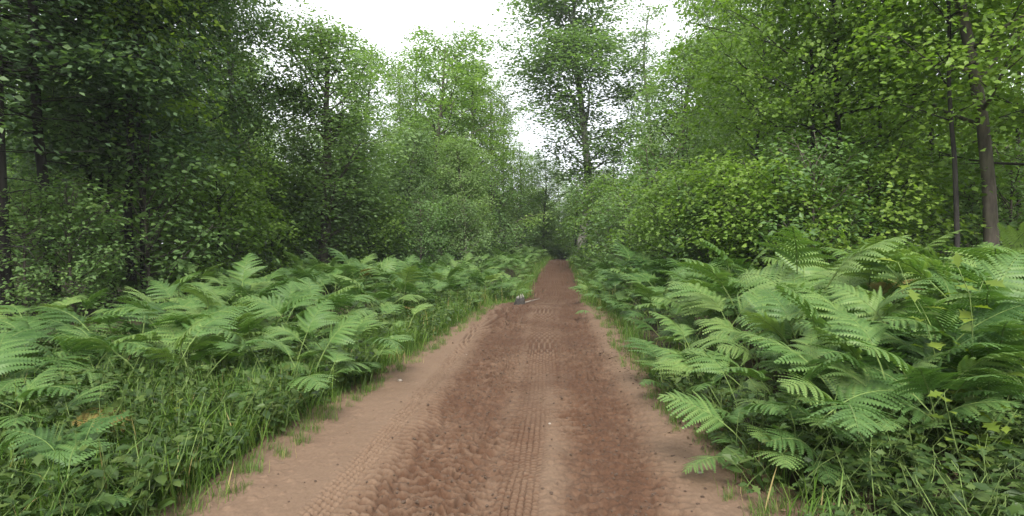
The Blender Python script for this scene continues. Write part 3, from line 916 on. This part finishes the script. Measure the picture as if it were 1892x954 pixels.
FSET = [(0.56, 0.50, 0.26, 0.70, 1.70, 0.12), (0.62, 0.44, 0.25, 0.85, 1.85, 0.18), (0.48, 0.54, 0.28, 0.75, 1.60, 0.22),
        (0.44, 0.42, 0.23, 0.95, 1.95, 0.30), (0.66, 0.46, 0.24, 0.55, 1.45, 0.10), (0.32, 0.38, 0.21, 0.90, 1.85, 0.40),
        (0.60, 0.50, 0.27, 0.90, 1.70, 0.15), (0.52, 0.44, 0.25, 0.80, 2.05, 0.25), (0.58, 0.40, 0.22, 0.60, 1.25, 0.20), (0.40, 0.48, 0.26, 1.00, 1.65, 0.35)]
FR = [make_frond(100 + i, stipe=q[0], blade=q[1] * 0.93, width=q[2] * 1.12, npin=12, npl=13, a0=q[3], a1=q[4], out=q[5]) for i, q in enumerate(FSET)]
FR_LOW = [make_frond(100 + i, stipe=q[0], blade=q[1], width=q[2], npin=11, npl=12, a0=q[3], a1=q[4], out=q[5], low=True) for i, q in enumerate(FSET[:7])]
FR_DRY = []
for q in (1, 3, 5):
    me = FR[q].copy()
    me.name = 'browning_frond'
    me.materials[0] = M['fern_dry']
    FR_DRY.append(me)


def read_mesh(me):
    v = np.empty(len(me.vertices) * 3, np.float32); me.vertices.foreach_get('co', v)
    tt = np.empty(len(me.vertices), np.float32); me.attributes['tint'].data.foreach_get('value', tt)
    ls = np.empty(len(me.loops), np.int32); me.loops.foreach_get('vertex_index', ls)
    tot = np.empty(len(me.polygons), np.int32); me.polygons.foreach_get('loop_total', tot)
    n3 = int((tot == 3).sum())
    return v.reshape(-1, 3), tt, ls[:n3 * 3].reshape(-1, 3), ls[n3 * 3:].reshape(-1, 4)


def low_plant(seed):
    g = np.random.default_rng(seed)
    mb = MB()
    nf = g.integers(6, 10)
    for i in range(nf):
        v, tt, t3, q4 = read_mesh(FR_LOW[g.integers(0, len(FR_LOW))])
        a = i * 6.28 / nf + g.uniform(-0.5, 0.5)
        s = g.uniform(0.75, 1.15)
        Rm = np.array([[math.cos(a), -math.sin(a), 0], [math.sin(a), math.cos(a), 0], [0, 0, 1]])
        vv = v @ Rm.T * s + np.array([g.uniform(-0.18, 0.18), g.uniform(-0.18, 0.18), 0])
        mb.add(vv, t3, None, np.clip(tt + g.normal(0, 0.12), 0, 1), 0)
        mb.n -= len(vv)
        mb.v.pop(); mb.tt.pop()
        mb.add(vv, None, q4, np.clip(tt + g.normal(0, 0.05), 0, 1), 1)
    return mb.mesh('fern_plant', [M['fern'], M['stipe']])


# rows of bracken on both banks; every plant near enough to be told apart is its own thing
ROWNAME = ['row edging the track', 'second row back', 'third row back', 'fourth row back', 'fifth row back', 'sixth row back', 'seventh row back']
plants = []
for side in ('left', 'right'):
    for row in range(7):
        off = (0.36 if side == 'left' else 0.36) + row * 0.56
        y = 2.2 + rng.uniform(0, 0.4)
        while y < 15.5:
            e = float(xl(y)) if side == 'left' else float(xr(y))
            x = e - off + rng.normal(0, 0.13) if side == 'left' else e + off + rng.normal(0, 0.13)
            yy = y + rng.normal(0, 0.12)
            step = 0.54 + 0.03 * row
            y += step * rng.uniform(0.8, 1.3)
            # inside the view?
            cx_ = x * math.cos(YAW) + yy * math.sin(YAW)
            dz = -x * math.sin(YAW) + yy * math.cos(YAW)
            if dz < 1.6:
                continue
            px = CX + F_PX * cx_ / dz
            if px < -140 or px > (2500 if dz < 5 else 2030):
                continue
            if side == 'left' and dz < 4.3 and px > 60 and px < 430:
                continue                                   # low weeds and grass grow here instead
            if side == 'left' and row == 0 and 7.5 < yy < 12 and rng.random() < 0.75:
                continue                                   # grassy verge
            if side == 'left' and 6.5 < dz < 11 and px < 300 and px > 90:
                continue                                   # dark hollow under the left trees
            if side == 'right' and (dz < 2.7 or (dz < 3.2 and px > 1700)):
                continue
            plants.append([side, row, x, yy, dz, px])
for px, dz in ((1420, 3.9), (1480, 3.55), (1530, 3.9), (1590, 3.5), (1640, 3.85), (1700, 3.5), (1750, 3.9), (1800, 3.45), (1850, 3.8), (1900, 3.4), (1950, 3.7), (1620, 4.3), (1560, 4.4), (1730, 4.4), (1840, 4.4)):
    x, y = at(px + rng.uniform(-15, 15), dz)
    plants.append(['right', int(min(6, max(0, (x - float(xr(y)) - 0.2) / 0.56))), x, y, dz, px])
plants.sort(key=lambda q: q[4])
near, rest = plants[:350], plants[350:]
near.sort(key=lambda q: (q[0], q[1], q[3]))
count = {}
for side, row, x, y, dz, px in near:
    i = count.get((side, row), 0)
    count[(side, row)] = i + 1
    s = rng.uniform(0.78, 1.0) if row == 0 else rng.uniform(0.9, 1.15)
    if side == 'right':
        s *= 1.12
        if row >= 2 and dz < 9:
            s *= 1.14
        if dz < 3.3:
            s *= 0.9
    t = thing('bracken_fern', f'bracken fern on the {side} bank, {ordinal(i)} from the camera in the {ROWNAME[row]}', 'fern',
              (x, y, ground(x, y) - 0.02), rng.uniform(0, 6.28), 1.0, f'bracken ferns on the {side} bank')
    s *= 0.76 + 0.48 * float(fbm(np.array(x * 0.7), np.array(y * 0.7), 77, 2))
    tone = float(np.clip(rng.normal(1.0, 0.14) + 0.5 * (fbm(np.array(x * 0.5), np.array(y * 0.5), 78, 2) - 0.5), 0.62, 1.3))
    if row == 0 and side == 'right':
        s *= 0.86
    nf = int(rng.integers(7, 12))
    for j in range(nf):
        low = row == 0 and j % 2 == 0
        me = FR[5] if low and rng.random() < 0.5 else FR[int(rng.integers(0, len(FR)))]
        dry = rng.random() < 0.010
        f = obj('frond', FR_DRY[int(rng.integers(0, 3))] if dry else me, t)
        f.color = (tone, tone, tone, 1)
        if dry:
            f['label'] = 'browning yellowish frond'
        a = j * 6.28 / nf + rng.uniform(-0.45, 0.45)
        f.rotation_euler = (rng.normal(0, 0.16), rng.normal(0, 0.16), a)
        sc = s * rng.uniform(0.58, 1.08)
        f.scale = (sc, sc, sc)
        f.location = (rng.uniform(-0.25, 0.25), rng.uniform(-0.25, 0.25), 0)

# further bracken, beyond counting
bp, bs = [(q[2], q[3], ground(q[2], q[3])) for q in rest], [1.0] * len(rest)
for i in range(5200):
    y = 5 + 47 * rng.random() ** 0.75
    side = rng.choice([-1, 1])
    w = rng.uniform(0.35, 9)
    x = float(xl(y)) - w if side < 0 else float(xr(y)) + w
    if y < 16 and w < 7 * 0.56 + 0.3:
        continue
    if vnoise(np.array(x * 0.5), np.array(y * 0.5), 5) < 0.22:
        continue
    cxx = x * math.cos(YAW) + y * math.sin(YAW)
    dz = -x * math.sin(YAW) + y * math.cos(YAW)
    if abs(cxx / dz) > 1.0:
        continue
    px = CX + F_PX * cxx / dz
    if px < 300 and dz < 13 and rng.random() < 0.8:
        continue
    if len(bp) > 2600:
        break
    bp.append((x, y, ground(x, y)))
    bs.append(rng.uniform(0.7, 1.1) * (0.8 if w < 0.8 else 1))
for i in range(420):
    x, y = rng.uniform(-9, 9), rng.uniform(38, 74)
    if xl(y) - 0.3 < x < xr(y) + 0.3 and y < 46:
        continue
    bp.append((x, y, ground(x, y)))
    bs.append(rng.uniform(0.8, 1.3))
cf = proto_collection('fern_plant', [low_plant(200 + i) for i in range(6)])
scatter('far_bracken', bp, cf, rng.uniform(0, 6.28, len(bp)), 0.05, bs, kind='stuff', label='sea of pale green bracken further along both banks')


# ------------------------------------------------------------------ grass, low weeds, litter
def tuft(seed, n=26, h=0.32, spread=0.08):
    g = np.random.default_rng(seed)
    mb = MB()
    for i in range(n):
        a = g.uniform(0, 6.28)
        L = h * g.uniform(0.5, 1.2)
        b = np.array([g.normal(0, spread), g.normal(0, spread), -0.01])
        o_ = np.array([math.cos(a), math.sin(a), 0.0])
        w = np.array([-math.sin(a), math.cos(a), 0.0]) * 0.0035
        bend = g.uniform(0.15, 0.8)
        ps = [b + np.array([0, 0, L * s * (1 - 0.35 * bend * s)]) + o_ * (bend * L * s * s * 0.8) for s in (0, 0.4, 0.75, 1.0)]
        v = [ps[0] - w, ps[0] + w, ps[1] - w, ps[1] + w, ps[2] - w * 0.7, ps[2] + w * 0.7, ps[3]]
        mb.add(v, [[4, 5, 6]], [[0, 1, 3, 2], [2, 3, 5, 4]], g.uniform(0.15, 0.95) if g.random() > 0.03 else 1.0)
    return mb.mesh('tuft', M['grass'])


def weed(seed, n=22, h=0.22, leaf=0.055, shape=LEAF_OVATE, mat='weed'):
    g = np.random.default_rng(seed)
    mb = MB()
    for st in range(g.integers(3, 6)):
        a = g.uniform(0, 6.28)
        pts = wander((g.normal(0, 0.04), g.normal(0, 0.04), 0), (math.cos(a) * 0.5, math.sin(a) * 0.5, 1), h * g.uniform(0.6, 1.3), 5, 0, 0.15, g)
        tube(mb, pts, np.linspace(0.0025, 0.001, 5), 3, mat=1, cap=False)
        m = n // 3
        s = g.uniform(0.25, 1, m)
        P = np.stack([np.interp(s, np.linspace(0, 1, 5), pts[:, k]) for k in range(3)], -1)
        aa = g.uniform(0, 6.28, m)
        D = np.stack([np.cos(aa), np.sin(aa), g.uniform(-0.1, 0.5, m)], -1)
        add_leaves(mb, P + D * 0.012, norm(g.normal(0, 0.35, (m, 3)) + [0, 0, 1]), D, leaf * g.uniform(0.6, 1.3, m), g.uniform(0.1, 0.95, m), shape)
    return mb.mesh('weed', [M[mat], M['stipe']])


def scatter_zone(n, fn, dens=None, seed=0):
    g = np.random.default_rng(seed)
    out_ = []
    for _ in range(n * 6):
        if len(out_) >= n:
            break
        side, w, y = fn(g)
        x = float(xl(y)) - w if side < 0 else float(xr(y)) + w
        dz = -x * math.sin(YAW) + y * math.cos(YAW)
        if dz < 0.8 or abs((x * math.cos(YAW) + y * math.sin(YAW)) / dz) > 1.05:
            continue
        out_.append((x, y, ground(x, y) - 0.01))
    return out_


cg = proto_collection('grass_tuft', [tuft(300 + i, 24, 0.30 + 0.05 * (i % 3)) for i in range(5)])
gp = scatter_zone(1500, lambda g: (-1, abs(g.normal(0, 0.35)) - 0.03, 2.0 + 16 * g.random() ** 0.9), seed=1)
gp += scatter_zone(900, lambda g: (-1, g.uniform(0.1, 2.2), g.uniform(2.0, 6.0)), seed=2)
gp += scatter_zone(160, lambda g: (1, abs(g.normal(0, 0.25)), 2.5 + 18 * g.random()), seed=3)
gp += scatter_zone(700, lambda g: (g.choice([-1, 1]), abs(g.normal(0, 0.3)), g.uniform(14, 36)), seed=4)
ng = len(gp)
gp += scatter_zone(900, lambda g: (-1, g.uniform(-0.32, 0.15), 1.8 + 14 * g.random()), seed=14)
gp += scatter_zone(600, lambda g: (1, g.uniform(-0.22, 0.2), 1.8 + 14 * g.random()), seed=15)
scatter('grass', gp, cg, rng.uniform(0, 6.28, len(gp)), 0.12, np.concatenate([rng.uniform(0.45, 1.15, ng), rng.uniform(0.12, 0.42, len(gp) - ng)]), kind='stuff', label='long green grass along the verges of the track')
cwd = proto_collection('low_weed', [weed(320 + i) for i in range(5)] + [weed(330 + i, 26, 0.3, 0.045, LEAF_OAK) for i in range(3)])
wp = scatter_zone(1500, lambda g: (-1, g.uniform(-0.05, 3.2), g.uniform(1.8, 6.2)), seed=5)
wp += scatter_zone(220, lambda g: (1, g.uniform(0.5, 2.6), g.uniform(1.6, 4.4)), seed=17)
wp += scatter_zone(130, lambda g: (1, g.uniform(0.0, 0.6), g.uniform(1.8, 6.0)), seed=6)
wp += scatter_zone(900, lambda g: (-1, g.uniform(0.0, 1.3), g.uniform(6, 16)), seed=7)
scatter('undergrowth', wp, cwd, rng.uniform(0, 6.28, len(wp)), 0.1, rng.uniform(0.6, 1.6, len(wp)), kind='stuff', label='low leafy weeds covering the ground beside the track')


def litter_piece(seed):
    g = np.random.default_rng(seed)
    mb = MB()
    m = 7
    P = np.stack([g.normal(0, 0.07, m), g.normal(0, 0.07, m), g.uniform(0.002, 0.02, m)], -1)
    add_leaves(mb, P, norm(g.normal(0, 0.35, (m, 3)) + [0, 0, 1]), g.normal(0, 1, (m, 3)), g.uniform(0.025, 0.055, m), g.uniform(0, 1, m), LEAF_OAK)
    for _ in range(2):
        a = g.uniform(0, 6.28)
        tube(mb, wander((g.normal(0, .06), g.normal(0, .06), 0.008), (math.cos(a), math.sin(a), 0.02), g.uniform(0.06, 0.16), 4, 0, 0.15, g), [0.002, 0.002, 0.0015, 0.001], 3, tint=0.7)
    return mb.mesh('litter', M['dry'])


cl = proto_collection('litter_piece', [litter_piece(340 + i) for i in range(5)])
lp = scatter_zone(900, lambda g: (1, g.uniform(-0.05, 1.6), 1.8 + 7 * g.random() ** 1.3), seed=8)
lp += scatter_zone(90, lambda g: (1, -abs(g.normal(0, 0.15)), 1.8 + 7 * g.random()), seed=9)
lp += scatter_zone(700, lambda g: (-1, g.uniform(-0.15, 1.6), 1.8 + 8 * g.random()), seed=10)
scatter('leaf_litter', lp, cl, rng.uniform(0, 6.28, len(lp)), 0.1, 0.35 + 0.8 * rng.random(len(lp)) ** 2, kind='stuff', label='brown dead leaves and twigs along both edges of the track')


# ------------------------------------------------------------------ single plants and small things
def on_track(px, py):
    d = F_PX * EYE / (py - HOR)
    return at(px, d)


def leafy_plant(name, label, cat, px, py, h, nst, leaf, mat, shape, nleaf, lean=0.3, seed=0, d=None, stem_m='stipe', z=0):
    g = np.random.default_rng(seed)
    x, y = at(px, d) if d else on_track(px, py)
    t = thing(name, label, cat, (x, y, ground(x, y) - 0.01 + z), g.uniform(0, 6.28))
    for s_ in range(nst):
        a = s_ * 6.28 / nst + g.uniform(-0.5, 0.5)
        pts = wander((g.normal(0, 0.03), g.normal(0, 0.03), 0), (math.cos(a) * lean, math.sin(a) * lean, 1), h * g.uniform(0.75, 1.15), 8, 0.0, 0.08, g)
        mb = MB()
        tube(mb, pts, np.linspace(0.006, 0.002, 8), 5)
        st = obj('stem', mb.mesh('stem', M[stem_m], True), t)
        q = np.linspace(0.25, 1, nleaf)
        P = np.stack([np.interp(q, np.linspace(0, 1, 8), pts[:, k]) for k in range(3)], -1)
        aa = np.arange(nleaf) * 2.4 + g.uniform(0, 6)
        D = np.stack([np.cos(aa), np.sin(aa), g.uniform(0.0, 0.5, nleaf)], -1)
        for k in range(nleaf):
            lb = MB()
            add_leaves(lb, P[k:k + 1], norm(g.normal(0, 0.3, (1, 3)) + [0, 0, 1]), D[k:k + 1], np.array([leaf * g.uniform(0.7, 1.2)]), np.array([g.uniform(0.2, 0.95)]), shape)
            obj('leaf', lb.mesh('leaf', M[mat]), st)
    return t


leafy_plant('oak_sapling', 'yellow green oak sapling rising among the ferns at the right picture edge', 'sapling', 1790, 0, 1.02, 5, 0.13, 'sapling', LEAF_OAK, 12, 0.30, 1, d=3.55)
leafy_plant('oak_sapling', 'small yellowish sapling low at the right, under the drooping fern fronds', 'sapling', 1805, 0, 0.5, 4, 0.10, 'sapling', LEAF_OAK, 8, 0.5, 2, d=3.15)
leafy_plant('thin_weed', 'thin upright weed with tiny pale leaves against the dark fern gap', 'weed', 1345, 800, 0.30, 2, 0.03, 'weed', LEAF_OVATE, 16, 0.12, 3)
leafy_plant('seedling', 'small broad-leaved seedling at the bottom right below the ferns', 'seedling', 1500, 935, 0.16, 3, 0.07, 'shrub', LEAF_OAK, 5, 0.7, 4)
leafy_plant('seedling', 'small bright seedling just above the bottom right leaf litter', 'seedling', 1530, 890, 0.15, 3, 0.06, 'shrub', LEAF_OAK, 4, 0.6, 5)
leafy_plant('weed_clump', 'green weed clump beside the grey dry leaf heap on the right verge', 'weed', 1420, 850, 0.17, 5, 0.05, 'weed', LEAF_OVATE, 7, 0.5, 6)
leafy_plant('weed_clump', 'yellow green weed tuft on the sandy left verge', 'weed', 345, 835, 0.26, 5, 0.07, 'sapling', LEAF_OVATE, 8, 0.35, 7)
leafy_plant('weed_clump', 'yellowish weed low at the bottom left edge of the sand', 'weed', 215, 930, 0.12, 4, 0.05, 'sapling', LEAF_OVATE, 6, 0.5, 8)
leafy_plant('broadleaf_weed', 'broad pale green weed beneath the left ferns', 'weed', 380, 755, 0.33, 3, 0.13, 'shrub', LEAF_MAPLE, 4, 0.4, 9)

# a heap of dry leaves on the right verge
x, y = on_track(1392, 905)
t = thing('dry_leaf_heap', 'greyish heap of dry curled leaves on the right verge', 'leaves', (x, y, ground(x, y)))
for k in range(14):
    lb = MB()
    add_leaves(lb, np.array([[rng.normal(0, 0.05), rng.normal(0, 0.05), rng.uniform(0.005, 0.05)]]), norm(rng.normal(0, 0.5, (1, 3)) + [0, 0, 1]),
               rng.normal(0, 1, (1, 3)), np.array([rng.uniform(0.05, 0.09)]), np.array([rng.uniform(0.6, 1.0)]), LEAF_OAK)
    obj('leaf', lb.mesh('leaf', M['dry']), t)


def single_mesh(name, label, cat, px, py, mb, mat, group=None, dz=0.0, d=None):
    x, y = at(px, d) if d else on_track(px, py)
    o_ = obj(name, mb.mesh(name, mat, True), None, (x, y, ground(x, y) + dz), label=label, category=cat)
    if group:
        o_['group'] = group
    return o_


def pebble_mb(r):
    mb = MB()
    rings = [(-0.4, 0.7), (0.0, 1.0), (0.4, 0.8), (0.62, 0.35)]
    for i, (z_, w) in enumerate(rings):
        a = np.arange(8) * math.pi / 4
        rr = r * w * rng.uniform(0.8, 1.2, 8)
        mb.add(np.stack([np.cos(a) * rr * 1.3, np.sin(a) * rr, np.full(8, z_ * r)], -1), None,
               None if i == 0 else [[j - 8, (j + 1) % 8 - 8, (j + 1) % 8, j] for j in range(8)])
    mb.add([[0, 0, 0.7 * r]], [[j - 8, (j + 1) % 8 - 8, 0] for j in range(8)])
    return mb


for px, py, r_, lab in ((1003, 782, 0.010, 'left one of two white chips in the middle of the track'), (1016, 786, 0.011, 'right one of two white chips in the middle of the track'),
                        (738, 708, 0.022, 'pale stone at the head of the left tyre line'), (860, 655, 0.018, 'pale stone on the far left shoulder of the track'),
                        (1296, 880, 0.012, 'small pale chip on the right sandy shoulder'), (1110, 655, 0.014, 'dark small clod on the pale right shoulder, far up'),
                        (1128, 650, 0.011, 'second small clod on the pale right shoulder, far up'), (640, 805, 0.010, 'small dark clod beside the left tyre line')):
    single_mesh('pebble', lab, 'pebble', px, py, pebble_mb(r_), M['stone'] if 'dark' not in lab and 'clod' not in lab else M['soil'], 'small stones and clods on the track', r_ * 0.3)

for px, py, L, a, lab in ((1266, 803, 0.07, 0.8, 'short pale twig on the right edge of the track'), (655, 890, 0.06, 0.5, 'short dark twig left of the ruts near the camera'),
                          (1062, 655, 0.05, 0.2, 'tiny twig beside the pale right shoulder')):
    mb = MB()
    tube(mb, wander((0, 0, 0), (math.cos(a), math.sin(a), 0.12), L, 5, 0, 0.12), [0.003, 0.003, 0.0025, 0.002, 0.001], 5)
    tube(mb, wander((L * 0.4 * math.cos(a), L * 0.4 * math.sin(a), 0.004), (math.cos(a + 1), math.sin(a + 1), 0.2), L * 0.4, 3, 0, 0.1), [0.002, 0.0015, 0.001], 4)
    single_mesh('twig', lab, 'twig', px, py, mb, M['wood'] if 'pale' in lab.split()[1] else M['bark'], 'fallen twigs on the track', 0.004)

# weathered stump with a broken limb at the left edge, where the track dips
x, y = at(960, 13.2)
x = max(x, float(xl(y)) + 0.08)
t = thing('tree_stump', 'small low grey broken stump at the left track edge before the rise', 'stump', (x, y, ground(x, y) - 0.04))
mb = MB()
tube(mb, [(0, 0, 0), (0.0, 0, 0.08), (0.02, 0, 0.2), (0.05, 0.02, 0.30)], [0.15, 0.10, 0.085, 0.07], 10)
obj('stump_base', mb.mesh('stump_base', M['bark_dark'], True), t)
t.scale = (1.35, 1.2, 0.62)
t.rotation_euler = (0.1, -0.22, 0.5)
mb = MB()
for k in range(7):
    a = k * 0.9
    b = np.array([0.05 + 0.045 * math.cos(a), 0.02 + 0.045 * math.sin(a), 0.29])
    tube(mb, [b, b + [0.01 * math.cos(a), 0.01 * math.sin(a), 0.05], b + [0.0, 0.0, rng.uniform(0.08, 0.17)]], [0.022, 0.014, 0.002], 5)
obj('splinter', mb.mesh('splinter', M['bark_grey'], True), t, kind='stuff')
mb = MB()
tube(mb, wander((0.02, 0, 0.1), (0.9, -0.1, 0.35), 0.34, 6, -0.10, 0.08), np.linspace(0.035, 0.012, 6), 7)
obj('broken_limb', mb.mesh('broken_limb', M['bark'], True), t)

# clods and grit thrown up by the tyres
def clod(seed):
    g = np.random.default_rng(seed)
    mb = MB()
    m = 5
    v = []
    for z_, w in ((-0.3, 0.8), (0.25, 1.0), (0.6, 0.5)):
        a = np.arange(m) * 2 * math.pi / m + g.uniform(0, 1)
        q = w * g.uniform(0.6, 1.25, m)
        v.append(np.stack([np.cos(a) * q, np.sin(a) * q * 0.8, np.full(m, z_) + g.normal(0, 0.1, m)], -1))
    mb.add(np.concatenate(v), [[10, 11, 12], [10, 12, 13], [10, 13, 14]], [[k * m + j, k * m + (j + 1) % m, (k + 1) * m + (j + 1) % m, (k + 1) * m + j] for k in range(2) for j in range(m)])
    return mb.mesh('clod', M['clod'])


cc = proto_collection('clod', [clod(400 + i) for i in range(6)])
g = np.random.default_rng(16)
cp, cs = [], []
while len(cp) < 3600:
    y = 2.2 + 9 * g.random() ** 1.6
    b = g.choice([0, 1, 2], p=[0.45, 0.4, 0.15])
    lx = [g.normal(-0.78, 0.22), g.normal(0.20, 0.22), g.uniform(-1.9, 1.0)][b]
    x = lx + 0.10 * math.sin(y * 0.35 + 0.6) + float(np.interp(y, [0, 8, 14], [0.0, 0.04, 0.05]))
    cp.append((x, y, tz(x, y) + 0.001))
    cs.append(0.003 + 0.012 * g.random() ** 3)
scatter('loose_grit', cp, cc, rng.uniform(0, 6.28, len(cp)), 0.4, cs, kind='stuff', label='dark crumbs of soil thrown up along the wheel ruts')

# thin summer air
ha = MB()
bx = np.array([[x, y, z] for z in (-1.6, 24.0) for x, y in ((-620, -215), (620, -215), (620, 915), (-620, 915))], float)
ha.add(bx, None, [[3, 2, 1, 0], [4, 5, 6, 7], [0, 1, 5, 4], [1, 2, 6, 5], [2, 3, 7, 6], [3, 0, 4, 7]])
hm = bpy.data.materials.new('summer_air')
hm.use_nodes = True
hn = hm.node_tree
for q in list(hn.nodes):
    hn.nodes.remove(q)
ho = hn.nodes.new('ShaderNodeOutputMaterial')
hv = hn.nodes.new('ShaderNodeVolumePrincipled')
hv.inputs['Color'].default_value = (0.85, 0.92, 0.95, 1)
hv.inputs['Density'].default_value = 0.0007
hn.links.new(hv.outputs[0], ho.inputs['Volume'])
obj('haze', ha.mesh('haze', hm), kind='stuff', label='faint pale summer haze between the trees')

print('things', len([o for o in SC.objects if o.parent is None]), 'objects', len(SC.objects), 'near ferns', len(near), 'rest', len(rest), 'far', len(bp),
      'leaves', {k: v['leaves'] for k, v in PROTO.items()}, 'tris', sum(len(m.polygons) for m in bpy.data.meshes))
